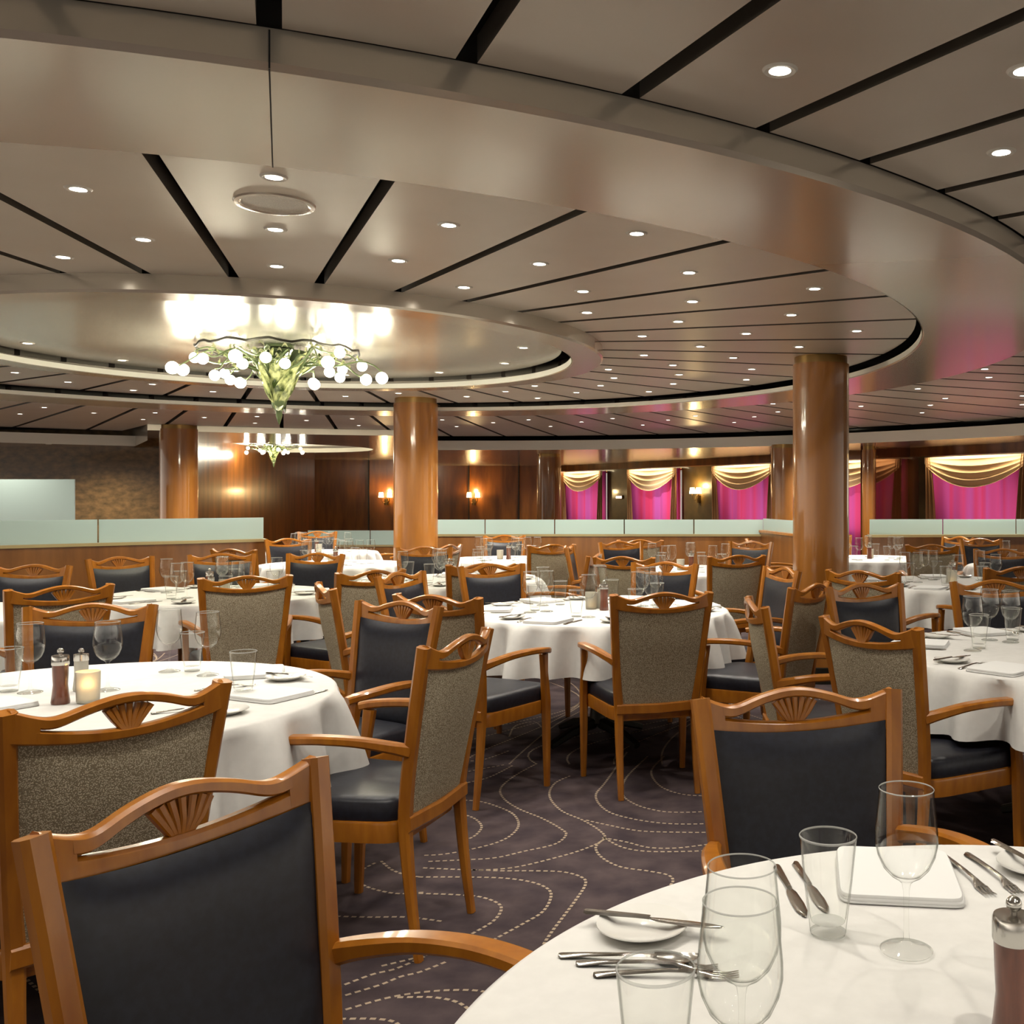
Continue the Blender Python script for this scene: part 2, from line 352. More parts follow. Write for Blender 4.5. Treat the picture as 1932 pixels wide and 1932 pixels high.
for k, (c, h) in enumerate(WIN[:5]):
    # sheer
    mb = MB()
    def fn(u, v, c=c, h=h): t = c-h*1.04+2*h*1.04*u; return pw(t, .05+.025*math.sin(u*38+k), WB-.55+(WT-WB+.55)*v)
    mb.grid(fn, 96, 2); tag(mb.build('sheer_curtain', M['sheer'], fixn=False), 'magenta sheer curtain in the '+WN[k], 'curtain')
    # swag
    sw = thing('draped_valance', 'gold pleated swag valance over the '+WN[k], 'valance', pw(c, .12, WT))
    lx, ly = DW.x, DW.y
    mb = MB()
    def fs(u, v, h=h):
        s = math.sin(PI*u); t = -h+2*h*u; dep = .10+.42*s**.8
        z = .0-dep*v-.012*math.sin(v*30)*s; off = .03+.055*s+.03*math.sin(v*26)*s*(.3+.7*v)
        return (lx*t+NW.x*off, ly*t+NW.y*off, z)
    mb.grid(fs, 32, 40); mb.build('swag', M['swag'], sw, fixn=False)
    for sgn in (-1, 1):
        mb = MB()
        def ft(u, v, sgn=sgn, h=h):
            wdt = .10+.16*v**.7; t = sgn*(h-.02-wdt*(1-u)); off = .02+.03*math.sin(u*16)
            return (lx*t+NW.x*off, ly*t+NW.y*off, -1.75*v)
        mb.grid(ft, 24, 8); mb.build('side_drape', M['tail'], sw, fixn=False)
# polished fin wall left of the last window, mirrors its curtain
q0 = Vector(pw(11.85, 0)[:2]); q1 = q0+NW*1.3
v = [(q0.x, q0.y), (q1.x, q1.y), (q1.x-DW.x*.12, q1.y-DW.y*.12), (q0.x-DW.x*.12, q0.y-DW.y*.12)]
M['mirwood'] = mat('polished_wood_mirror', (.16, .055, .018), .10, metal=.55, coat=1, coat_r=.03)
struct(MB().add([(x, y, z) for z in (0, ZS) for (x, y) in v], [(0, 1, 5, 4), (1, 2, 6, 5), (2, 3, 7, 6), (3, 0, 4, 7)]).build('wall_fin', M['mirwood'], smooth=False))
# floor ------------------------------------------------------------
fl = MB(); fl.add([(-24, -6, 0), (16, -6, 0), (16, 32, 0), (-24, 32, 0)], [(0, 1, 2, 3)])
fl.cur = 1
def up(zx, zy): px = 600+zx/2.576; py = 1300+zy/2.576; Y = 2681/(py-940); return ((px-1290)/1915*Y, Y)
TR = [[(690,540),(790,548),(880,575),(950,610),(975,660),(940,710),(860,750),(720,785),(600,805),(500,810)],
[(690,605),(760,630),(795,670),(760,715),(690,745)],
[(1060,365),(960,420),(890,480),(900,530),(970,580),(1090,630),(1180,680),(1205,710),(1150,755),(1000,790),(870,820),(740,830),(520,840)],
[(1220,425),(1150,460),(1125,520),(1180,590),(1290,640),(1370,690),(1390,730),(1290,780),(1120,830),(940,870),(760,880),(500,870)],
[(1500,310),(1400,450),(1350,520),(1400,590),(1520,630),(1700,655),(1900,655),(2050,640)],
[(1600,330),(1500,430),(1480,510),(1540,560),(1640,590),(1740,600),(1890,595),(2050,570)],
[(1680,330),(1620,400),(1660,470),(1760,510),(1890,520),(2000,510)],
[(1310,640),(1400,660),(1560,690),(1750,697),(1900,697),(2050,685)],
[(1390,725),(1500,745),(1600,770),(1720,775),(1850,762),(2000,740)],
[(1400,730),(1480,770),(1600,790),(1800,790),(2000,780)],
[(1390,730),(1350,770),(1380,820),(1470,865),(1600,885),(1700,905),(1725,935),(1690,970),(1600,1020)],
[(760,880),(900,885),(1050,885),(1190,890),(1280,915),(1300,950),(1250,1030),(1190,1110),(1130,1190),(1090,1260),(1080,1350)],
[(500,915),(700,915),(900,920),(1040,940),(1120,975),(1130,1020),(1090,1085),(1000,1140),(890,1200),(780,1260),(700,1310)],
[(500,995),(650,1000),(780,1010),(870,1040),(890,1075),(850,1130),(750,1190),(660,1240),(540,1290),(300,1350)],
[(500,990),(380,995),(260,970),(195,935),(200,890),(290,840)],
[(310,840),(360,880),(430,905),(500,915)], [(60,1105),(250,1110),(430,1110),(600,1130)],
[(100,1450),(260,1390),(380,1360),(520,1300)], [(100,1500),(300,1440),(400,1400),(500,1375),(640,1320)],
[(100,1570),(350,1500),(560,1470),(740,1465),(850,1480)], [(400,1500),(560,1500),(680,1525),(760,1580)], [(120,1605),(280,1605),(380,1625),(450,1700)],
[(600,440),(690,410),(900,370)], [(600,470),(700,460),(830,430),(950,370)], [(930,230),(960,180),(1050,160),(1090,190)], [(700,350),(800,345),(930,300)]]
def crom(P, n=12):
    out = []
    for i in range(len(P)-1):
        p0, p1, p2, p3 = P[max(i-1, 0)], P[i], P[i+1], P[min(i+2, len(P)-1)]
        for k in range(n):
            t = k/n
            out.append(tuple(.5*((2*b_)+(c-a)*t+(2*a-5*b_+4*c-d)*t*t+(3*b_-a-3*c+d)*t**3) for a, b_, c, d in zip(p0, p1, p2, p3)))
    return out+[P[-1]]
def dashes(path, sp=.027, ln=.0165, w=.0105):
    acc = 0; nxt = 0; z = .0012
    for (a, b_) in zip(path[:-1], path[1:]):
        a = Vector(a); b_ = Vector(b_); d = b_-a; L_ = d.length
        if L_ < 1e-6: continue
        d /= L_; n = Vector((-d.y, d.x))*w/2
        while nxt <= acc+L_:
            p = a+d*(nxt-acc); q = d*ln/2
            vs = [p-q-n, p+q-n, p+q+n, p-q+n]; fl.add([(v_.x, v_.y, z) for v_ in vs], [(0, 1, 2, 3)]); nxt += sp
        acc += L_
for c in TR: dashes(crom([up(*p) for p in c]))
# the same pattern carried on outside the open aisle: bundles of meandering dashed lines
def inbox(x, y): return -1.35 < x < .55 and 2.0 < y < 5.3
for fam in range(14):
    x0 = -6.6+fam*.78; ph = random.uniform(0, 6); wl = random.uniform(.9, 1.3)
    for j in range(4):
        seg = []
        for i in range(110):
            y = 1.0+i*.075
            x = x0+.42*math.sin(wl*y*1.9+ph)*(1-.16*j)+.13*j+.07*math.sin(3.1*y+j)
            if inbox(x, y):
                if len(seg) > 1: dashes(seg)
                seg = []
            else: seg.append((x, y))
        if len(seg) > 1: dashes(seg)
struct(fl.build('floor', [M['carpet'], M['dash']], smooth=False, fixn=False))

# columns ------------------------------------------------------------
def column(x, y, r, h, label, seamed=True):
    t = thing('round_pillar', label, 'pillar', (x, y, 0))
    MB().lathe([(r, .12), (r, h-.06)], 48).build('shaft', M['colwood'], t)
    MB().lathe([(r+.012, 0), (r+.012, .12), (r, .125)], 48).build('base_band', M['dark'], t)
    MB().lathe([(r, h-.07), (r-.012, h-.065), (r-.012, h-.002)], 48).build('capital_band', M['bronze'], t)
    return t
column(1.06, 7.85, .215, ZP, 'thick polished wooden pillar standing right of centre, the nearest one')
column(-2.93, 11.1, .235, ZP, 'polished wooden pillar in the middle of the room between dining tables')
column(-7.56, 15.2, .265, ZP, 'polished wooden pillar on the left behind the frosted glass divider')
column(-2.6, 19.6, .23, ZS, 'dark polished pillar left of the farthest magenta window')
column(1.62, 16.1, .235, ZS, 'polished pillar just behind and left of the nearest pillar')
column(q1.x+.05, q1.y, .11, ZS, 'slim dark pillar right of the nearest pillar, at the mirror-like wood wall')

# ------------------------------------------------------------------ downlights
dl = thing('downlight', '', 'ceiling light')
MB().lathe([(.028, -.004), (.040, -.006), (.046, 0), (.046, .002)], 20).build('trim_ring', M['trim'], dl)
MB().lathe([(.001, -.003), (.029, -.003)], 20).build('lens', M['lens'], dl, fixn=False)
index(dl)
spot = bpy.data.lights.new('spot', 'SPOT'); spot.energy = SPOT_W; spot.spot_size = math.radians(125); spot.spot_blend = .9; spot.color = WARM; spot.shadow_soft_size = .03
fspot = spot.copy(); fspot.energy = FAR_W; fspot.spot_size = math.radians(150)
def add_spot(x, y, z):
    o = bpy.data.objects.new('spot', fspot if y > 10.5 else spot); COL.objects.link(o); o.location = (x, y, z-.02)
def in_view(x, y, z):
    if y < .5: return False
    px = 1290+1915*x/y; py = 940-1915*(z-1.4)/y
    return -30 < px < 1960 and -30 < py < 1960
def light_at(x, y, z, label, group, lamp=True):
    if in_view(x, y, z): place(dl, (x, y, z), 0, label, group)
    if lamp: add_spot(x, y, z)
for k in range(36):
    a = -68.5+10*k
    for r in ((4.04, 3.32, 2.62) if k % 2 == 0 else (3.70, 2.99)):
        x, y, z = pol(r, a, ZP)
        light_at(x, y, z, 'small round downlight in the slotted ceiling between the dome and the gloss ring', 'downlights between dome and gloss ring', lamp=(r in (4.04, 2.62, 2.99)))
for k in range(7):
    x, y, z = pol(1.72, 3.5+30*k, ZP-.005)
    light_at(x, y, z, 'small downlight set round the rim of the shallow dome above the chandelier', 'downlights in the dome', lamp=False)
for k in range(72):
    a = -71+5*k; am = a % 360
    rs = (5.57, 6.9, 8.2) if k % 2 == 1 else (5.94, 7.4)
    for r in rs:
        if wedge(a) and r > 9: continue
        x, y, z = pol(r, a, ZP)
        lamp = (k % 4 == 1 and r in (5.57, 8.2)) or (k % 4 == 2 and r == 7.4) or (y < 3.5 and x > -4 and y > -1.5 and (k % 2 == 1 or k % 4 == 0) and r in (5.57, 5.94, 8.2))
        if y < -3 or x > 6.5: lamp = False
        light_at(x, y, z, 'small round downlight in the slotted ceiling outside the gloss ring', 'downlights outside the gloss ring', lamp)
place(dl, (-9.95, 15.9, ZS), 0, 'single small downlight in the soffit above the brown marble wall')
for (x, y) in ((-6, 19), (-3, 21), (-1, 22.5), (0, 19.5), (2.0, 18.0), (2.5, 15.5), (4.5, 13), (-12.2, 16.0), (-9.6, 15.9), (-3.6, 25), (-10.5, 22.5), (-6.3, 22.5)):  # spots added without visible fixtures to brighten the far room and walls
    add_spot(x, y, ZS-.01 if (x, y) not in ((-10.5, 22.5), (-6.3, 22.5), (-6, 19)) else 2.39)

# speaker grille and the seam of the gloss ring
t = thing('ceiling_speaker', 'round flush speaker grille in the slotted ceiling', 'speaker', pol(3.70, -68.5, ZP))
MB().lathe([(.115, -.002), (.125, -.008), (.14, -.006), (.145, .001)], 40).build('rim', M['gloss'], t)
MB().lathe([(.001, -.003), (.118, -.003)], 40).build('grille', M['speaker'], t, fixn=False)
mb = MB(); a = -68.5
for w_ in (0,): mb.add([pol(R2, a-.025, ZR-.0006), pol(R2, a+.025, ZR-.0006), pol(R3, a+.022, ZR-.0006), pol(R3, a-.022, ZR-.0006), pol(R3+.0012, a+.022, ZR), pol(R3+.0012, a-.022, ZR), pol(R3+.0012, a+.022, ZR+.09), pol(R3+.0012, a-.022, ZR+.09)], [(0, 1, 2, 3), (5, 4, 6, 7)])
struct(mb.build('trim_5', M['void'], smooth=False, fixn=False))

# ------------------------------------------------------------------ chandelier
def chandelier(x, y, z, label, s=1, seed=3, light=True, narm=24):
    rnd = random.Random(seed)
    t = thing('chandelier', label, 'chandelier', (x, y, z))
    MB().lathe([(.001, 0), (.10, 0), (.10, -.02), (.02, -.03), (.012, -.10)], 24).build('ceiling_rose', M['green'], t)
    # leafy funnel body running to a spike
    b_ = MB()
    b_.lathe([(.20, -.045), (.13, -.08), (.07, -.15), (.055, -.24), (.06, -.30), (.045, -.36), (.05, -.42), (.02, -.47), (.022, -.50), (.004, -.56)], 14)
    b_.build('funnel_body', M['green'], t)
    for i in range(22):
        a = 2*PI*i/22+rnd.uniform(-.15, .15); tp = rnd.uniform(.0, .16)*(i % 2); w = rnd.uniform(.032, .052)
        mb = MB()
        def lf(u, v, a=a, w=w, tp=tp):
            r = .035+.20*max(0, v)**1.8+.012*math.sin(v*9+a*3); zz = -.40+.34*v-tp*.5; aa = a+.9*v; ww = w*math.sin(PI*min(1, v*.85+.12))
            q = (u-.5)*2
            return (r*math.cos(aa)-q*ww*math.sin(aa), r*math.sin(aa)+q*ww*math.cos(aa), zz+.012*abs(q))
        mb.grid(lf, 4, 10); mb.build('leaf', M['greenglass'], t, fixn=False)
    mb = MB(); mb.tube([(.54*math.cos(2*PI*i/48), .54*math.sin(2*PI*i/48), -.035+.012*math.sin(i*1.7)) for i in range(49)], .009, 6, False); mb.build('upper_ring', M['dark'], t)
    for i in range(narm):
        a = 2*PI*i/narm+rnd.uniform(-.06, .06); R = [.70, .58, .42][i % 3]*rnd.uniform(.93, 1.03); zb = [-.19, -.12, -.20][i % 3]+rnd.uniform(-.045, .03)
        ca, sa = math.cos(a), math.sin(a); path = []
        for j in range(13):
            u = j/12; r = .05+(R-.05)*u; zz = -.20*(1-u)**2-.02+.0+(zb+.05)*u*u+.035*math.sin(u*9+i); q = .035*math.sin(u*7+i*2)
            path.append((r*ca-q*sa, r*sa+q*ca, zz))
        path[-1] = (R*ca, R*sa, zb+.045)
        mb = MB(); mb.tube(path, [.009-.004*j/12 for j in range(13)], 6); arm = mb.build('arm', M['green'], t)
        mb = MB()
        for kk in range(3):
            u = .45+.17*kk; jx = int(u*12); px_, py_, pz_ = path[jx]; s_ = rnd.choice((-1, 1))*.05
            mb = MB(); mb.grid(lambda u_, v_: (px_+(-sa*s_+ca*.03)*u_-.012*(v_-.5)*ca, py_+(ca*s_+sa*.03)*u_-.012*(v_-.5)*sa, pz_+.035*math.sin(u_*3)+.02*(v_-.5)*math.sin(PI*u_)), 5, 2)
            mb.build('tendril', M['greenglass'], arm, fixn=False)
        MB().ball((R*ca, R*sa, zb), .036 if i % 3 else .042, 16, 10).build('bulb', M['bulb'], arm)
        if light and i % 2 == 0:
            ld = bpy.data.lights.get('bulb_light%d' % seed) or bpy.data.lights.new('bulb_light%d' % seed, 'POINT'); ld.energy = BULB_W if seed == 3 else BULB_W*3; ld.color = (1, .93, .72); ld.shadow_soft_size = .035
            lo = bpy.data.objects.new('bulb_light', ld); COL.objects.link(lo); lo.parent = t; lo.location = (R*ca*1.0, R*sa*1.0, zb-.06)
    t.scale = (s, s, s); return t
chandelier(CX, CY, ZP-.006, 'large green metal chandelier of curling arms and globe bulbs under the shallow dome', 1.0, 3)
chandelier(D2[0], D2[1], 2.49, 'smaller chandelier with globe bulbs in the far oval ceiling recess', .85, 8, True, 12)

# ------------------------------------------------------------------ sconces and sign
def sconce(loc, nrm, label):
    rz = math.atan2(nrm[1], nrm[0])-PI/2*-1
    rz = math.atan2(nrm[1], nrm[0])-PI/2
    t = thing('wall_sconce', label, 'wall lamp', loc, rz)
    MB().lathe([(.001, 0), (.05, .0), (.05, .16), (.001, .2)], 16, (0, .02, -.2)).build('backplate', M['sconce_metal'], t)
    for s in (-1, 1):
        MB().tube([(0, .03, -.12), (s*.06, .09, -.14), (s*.11, .11, -.08), (s*.11, .11, 0)], .010, 8).build('arm', M['sconce_metal'], t)
        MB().lathe([(.065, 0), (.05, .13)], 20, (s*.11, .11, 0)).build('lamp_shade', M['shade'], t, fixn=False)
    ld = bpy.data.lights.get('sconce_light') or bpy.data.lights.new('sconce_light', 'POINT'); ld.energy = 22; ld.color = (1, .68, .30); ld.shadow_soft_size = .05
    lo = bpy.data.objects.new('sconce_light', ld); COL.objects.link(lo); lo.parent = t; lo.location = (0, .16, .17)
sconce((-7.72, 26.37, 1.42), (0, -1), 'twin wall lamp glowing just left of the middle pillar')
sconce((-5.46, 26.45, 1.42), (0, -1), 'twin wall lamp on the dark wood wall right of the middle pillar')
sconce(pw(5.75, .01, 1.50), NW, 'twin wall lamp between the second and third magenta windows')
o = MB(); wbox(o, 2.42, 2.72, .0, .03, 1.38, 1.47); t = struct(o.build('wall_plate', M['sconce_metal'], smooth=False)); tag(t, 'small lit sign on the dark wall between the first two windows', 'sign'); t['kind'] = 'thing'; t.name = 'wall_sign'
o = MB(); wbox(o, 2.44, 2.70, .03, .033, 1.395, 1.455); o.build('sign_face', emis('sign_glow', (1, .95, .85), 1.2), t, smooth=False)

# ------------------------------------------------------------------ dividers
def divider(p0, p1, zb, zt, n, label, base=True, cap=True, glass='frost'):
    p0 = Vector((*p0, 0)); p1 = Vector((*p1, 0)); L_ = (p1-p0).length; rz = math.atan2(p1.y-p0.y, p1.x-p0.x)
    t = thing('room_divider', label, 'divider', p0, rz)
    if base:
        MB().box(0, L_, -.05, .05, 0, zb-.03).build('wood_panel', M['baswood'], t, smooth=False)
        MB().box(-.01, L_+.01, -.065, .065, zb-.03, zb).build('cap_rail', M['brass'] if cap else M['wood'], t, smooth=False)
    for i in range(n):
        a = L_*i/n+.008; b2 = L_*(i+1)/n-.008
        MB().box(a, b2, -.008, .008, zb, zt).build('glass_pane', M[glass], t, smooth=False)
    return t
M['brass2'] = mat('pale_brass', (.45, .36, .18), .35, metal=.6)
M['brass'] = M['brass2']
M['frost_grey'] = mat('grey_frosted_glass', (.24, .30, .28), .4, coat=.3)
divider((-10.6, 5.85), (-4.57, 11.05), .96, 1.19, 5, 'low wooden divider topped with frosted glass panes on the left')
divider((-10.6, 12.6), (-7.55, 12.6), 1.02, 1.635, 1, 'tall frosted glass screen standing behind the left divider', cap=False, glass='frost_grey')
divider((-3.7, 14.0), (1.1, 14.0), .905, 1.105, 5, 'long low divider with frosted glass in front of the far windows')
divider((1.1, 14.0), (1.55, 11.9), .96, 1.12, 1, 'short dark divider running back from the nearest pillar', cap=False)
divider((2.19, 12.0), (7.5, 12.3), .97, 1.15, 6, 'frosted glass divider at the right edge beyond the dining tables')
divider((-6.3, 17.0), (-4.2, 17.0), .62, .86, 2, 'small far glass railing left of the middle pillar')

# ------------------------------------------------------------------ chair
def make_chair():
    t = thing('dining_armchair', '', 'chair')
    W = M['wood']
    def py(z):   # back rake: y of the back posts at height z
        return -.215 if z <= .44 else -.215-.085*((z-.44)/.52)**1.15
    def pxx(z): return .205+.045*max(0, (z-.42)/.54)
    for s in (-1, 1):
        path = []; sz = []
        for z in (0, .15, .30, .42, .55, .68, .80, .90, .957):
            y = py(z) if z > .45 else -.215-.045*((.45-z)/.45)**1.6
            path.append((s*(pxx(z)-.018+(0 if z > .3 else .0)), y, z)); w = .026+.014*min(1, z/.42)
            sz.append((w, w*.95 if z < .5 else (.038)))
        MB().sweep(crom(path, 4), [tuple(a_) for a_ in crom(sz, 4)], up=(0, 1, 0)).build('leg', W, t, ang=38)
        # front leg rising into the arm support
        path = [(s*.262, .205, 0), (s*.262, .20, .2), (s*.262, .195, .42), (s*.265, .175, .56), (s*.268, .165, .65)]
        MB().sweep(path, [(.026, .028), (.034, .036), (.040, .042), (.032, .036), (.034, .045)], up=(0, 1, 0)).build('leg', W, t)
        # armrest: bows outwards from the post to the support
        path = [(s*.212, -.245, .640), (s*.235, -.19, .655), (s*.262, -.10, .672), (s*.280, 0, .678), (s*.285, .09, .675), (s*.278, .165, .668), (s*.268, .205, .660)]
        MB().sweep(crom(path, 5), crom([(.030, .040), (.036, .034), (.042, .028), (.046, .026), (.048, .026), (.046, .027), (.036, .028)], 5)).build('armrest', W, t, ang=38)
    # crest rail with two openings
    def yb(x): return -.034*(1-(x/.235)**2)
    def ztop(x): q = abs(x)/.235; return .940+.026*q**5+.027*math.exp(-(x/.105)**2)-.010*math.exp(-((q-.64)/.18)**2)
    def zbot(x): q = abs(x)/.235; return .866+.024*q**2
    def g1(x):
        q = abs(x)/.205; th = .021+.008*q**2
        return ztop(x)-th
    def g2(x): q = abs(x)/.235; return zbot(x)+.025+.013*q**2
    mb = MB(); n = 48; D = .014
    def band(lo, hi, x0, x1, n, mb):
        v = []; f = []
        for i in range(n+1):
            x = x0+(x1-x0)*i/n; y = py(.93)+yb(x); a, b2 = lo(x), hi(x)
            yl = y+(.93-a)*.10; yh_ = y-(b2-.93)*.10
            for (yy, zz) in ((yl-D, a+.004), (yl-D*.6, a), (yl+D*.6, a), (yl+D, a+.004), (yh_+D, b2-.005), (yh_+D*.5, b2), (yh_-D*.5, b2), (yh_-D, b2-.005)): v.append((x, yy, zz))
        for i in range(n):
            for k in range(8): k2 = (k+1) % 8; f.append((i*8+k, i*8+k2, (i+1)*8+k2, (i+1)*8+k))
        f.append(tuple(range(8))[::-1]); f.append(tuple(n*8+k for k in range(8))); mb.add(v, f)
    band(g1, ztop, -.180, .180, 48, mb); band(zbot, g2, -.180, .180, 40, mb)
    band(zbot, ztop, -.226, -.175, 6, mb); band(zbot, ztop, .175, .226, 6, mb)
    rail = mb.build('crest_rail', W, t)
    # carved fan in the middle of the opening
    mb = MB()
    for i in range(7):
        a = (i-3)*.33; x0, z0 = .004*(i-3), .886; x1, z1 = .048*math.sin(a)*1.2, .893+.052*math.cos(a*.6)
        yy = py(.93)-.034
        mb.sweep([(x0, yy, z0), ((x0+x1)/2, yy+.003, (z0+z1)/2-.002), (x1, yy, z1)], [(.008, .016), (.011, .018), (.014, .018)], up=(0, 1, 0))
    mb.build('carved_fan', W, rail)
    # front pad (navy) and rear panel (dotted weave)
    def pad(front):
        mb = MB(); z0 = .475 if front else .40
        def fn(u, v):
            q = 2*u-1; zc = z0; x_ = q*(pxx(z0+(.88-z0)*v)-.030)
            zt = zbot(x_)+.006; z = z0+(zt-z0)*v
            e = (1-abs(q)**6)*(1-abs(2*v-1)**8)
            d = (.012+.020*e) if front else -(.008+.012*e)
            return (x_, py(z)+yb(x_)*min(1, (z-.42)/.3)*.8+d, z)
        mb.grid(fn, 20, 20)
        return mb
    pad(True).build('backrest', M['leather'], t, fixn=False)
    pad(False).build('back_panel', M['weave'], t, fixn=False)
    # lower rail of the back
    MB().sweep([(-.20, -.225, .415), (0, -.232, .41), (.20, -.225, .415)], (.03, .05), up=(0, 0, 1)).build('lower_rail', W, t)
    # seat
    def seat_outline(u):   # u 0..1 loop
        a = 2*PI*u; c, s = math.cos(a), math.sin(a); e = .28
        x = math.copysign(abs(c)**e, c); y = math.copysign(abs(s)**e, s)
        yy = .03+.235*y; w = .205+.045*(yy+.205)/.47
        return x*w, yy+(.02*(1-x*x) if y > 0 else 0)
    mb = MB(); n = 48; lv = [(.86, .492), (.95, .488), (1.0, .475), (1.0, .43), (.98, .415)]; v = [(0, .03, .497)]; f = []
    for (k, z) in [(.45, .497)]+lv:
        for i in range(n): x, y = seat_outline(i/n); v.append((x*k, .03+(y-.03)*k, z))
    for i in range(n): f.append((0, 1+i, 1+(i+1) % n))
    for j in range(5):
        for i in range(n): i2 = (i+1) % n; f.append((1+j*n+i, 1+(j+1)*n+i, 1+(j+1)*n+i2, 1+j*n+i2))
    mb.add(v, f).build('seat', M['leather'], t, ang=60)
    mb = MB(); v = []; f = []
    for (k, z) in ((.99, .42), (1.02, .418), (1.03, .41), (1.01, .355), (.95, .35), (.93, .36)):
        for i in range(n): x, y = seat_outline(i/n); v.append((x*k, .03+(y-.03)*k, z))
    for j in range(5):
        for i in range(n): i2 = (i+1) % n; f.append((j*n+i, (j+1)*n+i, (j+1)*n+i2, j*n+i2))
    mb.add(v, f).build('seat_frame', W, t)
    index(t); return t
CH = make_chair()
SEATS = []
def chair(mx, my, nx, ny, label, group=None):
    l = math.hypot(nx, ny); nx /= l; ny /= l
    SEATS.append((mx+.30*nx, my+.30*ny))
    return place(CH, (mx+.30*nx, my+.30*ny, 0), math.atan2(ny, nx)-PI/2, label, group)
CHAIRS = [
 (-.743, 1.533, .874, -.486, 'large navy leather armchair in the left foreground, carved fan in its crest rail'),
 (-1.26, 2.28, -.8, .61, 'armchair at the left edge showing its dotted back, behind the big foreground armchair'),
 (-.72, 3.24, -.975, .22, 'armchair seen side-on at the right of the left front table, dark seat facing left'),
 (-1.20, 4.27, -.51, -.86, 'navy-backed armchair behind the left front table, turned towards the camera, right of two'),
 (-2.44, 4.18, .238, -.97, 'navy-backed armchair behind the left front table, behind the pepper mill'),
 (-3.11, 5.07, -.78, .62, 'armchair with curved rail seen from behind at the far left edge table'),
 (-2.47, 5.73, -.52, .85, 'armchair with olive-brown back standing before the left middle table'),
 (-4.19, 7.55, .83, -.56, 'navy armchair behind the left middle table, left of the candle'),
 (-3.64, 8.0, .39, -.92, 'navy armchair behind the left middle table, second from the left divider end'),
 (-2.93, 8.08, -.17, -.98, 'navy armchair behind the right side of the left middle table'),
 (-1.90, 6.18, -.8, .6, 'armchair seen from behind at the right of the left middle table, seat facing left'),
 (-1.66, 5.95, .95, -.3, 'small navy-backed armchair at the far left of the centre table'),
 (-1.82, 5.15, .88, .47, 'armchair seen edge-on with a pale strip of back, left of the centre table'),
 (-1.12, 4.6, .43, .9, 'armchair with beige back at the front left of the centre table'),
 (-.1, 4.72, -.31, .95, 'armchair with tall beige back at the front right of the centre table'),
 (-1.27, 6.72, .65, -.76, 'navy armchair behind the centre table on its left'),
 (-.13, 6.92, -.39, -.92, 'navy armchair behind the centre table on its right'),
 (-1.35, 6.82, -.45, .9, 'olive-backed armchair back to back with the navy chair behind the centre table'),
 (-2.33, 9.12, .3, -.95, 'navy armchair in front of the middle pillar'),
 (.41, 7.8, -.4, .92, 'olive-backed armchair beside the left of the nearest pillar'),
 (.62, 6.4, -.93, -.35, 'narrow-looking blue-backed armchair at the right of the centre table'),
 (.31, 4.35, .99, .08, 'armchair seen edge-on left of the right table, pale strip of back'),
 (.65, 5.2, -.85, .5, 'armchair with dark olive back and seat facing left, right of the centre table'),
 (.66, 3.63, .82, .57, 'armchair with pale dotted back at the front left of the right table'),
 (.26, 2.3, .25, -.97, 'navy leather armchair behind the foreground table at lower right'),
 (1.08, 6.15, .6, .8, 'beige-backed armchair in front of the table right of the nearest pillar'),
 (.92, 5.16, .5, -.86, 'navy armchair behind the right table, just right of the nearest pillar'),
 (1.66, 5.38, 0, -1, 'navy armchair behind the right table near the right edge'),
 (2.14, 6.5, -.3, .95, 'armchair seen from behind at the right edge before the far right table'),
 (2.75, 8.75, -.5, -.85, 'navy armchair behind the right side of the table right of the nearest pillar'),
 (2.35, 9.6, .2, .98, 'olive-backed armchair standing before the right frosted divider'),
 (-.46, 10.7, .1, 1, 'olive-backed armchair in the middle distance before the long divider'),
 (-.70, 7.95, -.95, .1, 'armchair seen edge-on right of the table before the middle pillar'),
 (-.45, 7.62, .3, .95, 'armchair with pale back in front of the far middle table'),
 (-1.05, 9.3, .9, 0, 'armchair on the left side of the far middle table'),
 (-4.27, 6.65, .1, -.99, 'navy armchair at the left edge in front of the frosted divider'),
]
for c in CHAIRS: chair(*c)

# ------------------------------------------------------------------ tables
def cloth_mesh(R, hem, seed, H=.752):
    rnd = random.Random(seed); ph = rnd.uniform(0, 6); n = 240; mb = MB(); v = [(0, 0, H)]; f = []
    ps = [rnd.uniform(0, 6) for _ in range(4)]
    def fold(a):
        q = .6*math.sin(23*a+ps[0]+1.2*math.sin(3*a+ps[2]))+.45*math.sin(14*a+ps[1]+.9*math.sin(2*a+ps[3]))
        return (abs(q)**.8)*math.copysign(1, q)
    rows = [(.5, 0), (.9, 0), (.985, 0), (1.0, .006)]
    for (k, d) in rows:
        for i in range(n): a = 2*PI*i/n; v.append((R*k*math.cos(a), R*k*math.sin(a), H-d))
    NS = 10
    for j in range(1, NS+1):
        u = j/NS
        for i in range(n):
            a = 2*PI*i/n; F = fold(a); hz = H-.006-(H-hem)*u*(1+.035*math.cos(4*a+ph)); r = R+.004+.012*math.sin(u*PI/2)+(.066*u**.6)*F+.03*u
            v.append((r*math.cos(a), r*math.sin(a), hz))
    f = [(0, 1+i, 1+(i+1) % n) for i in range(n)]
    for j in range(len(rows)+NS-1):
        for i in range(n): i2 = (i+1) % n; f.append((1+j*n+i, 1+(j+1)*n+i, 1+(j+1)*n+i2, 1+j*n+i2))
    return mb.add(v, f)
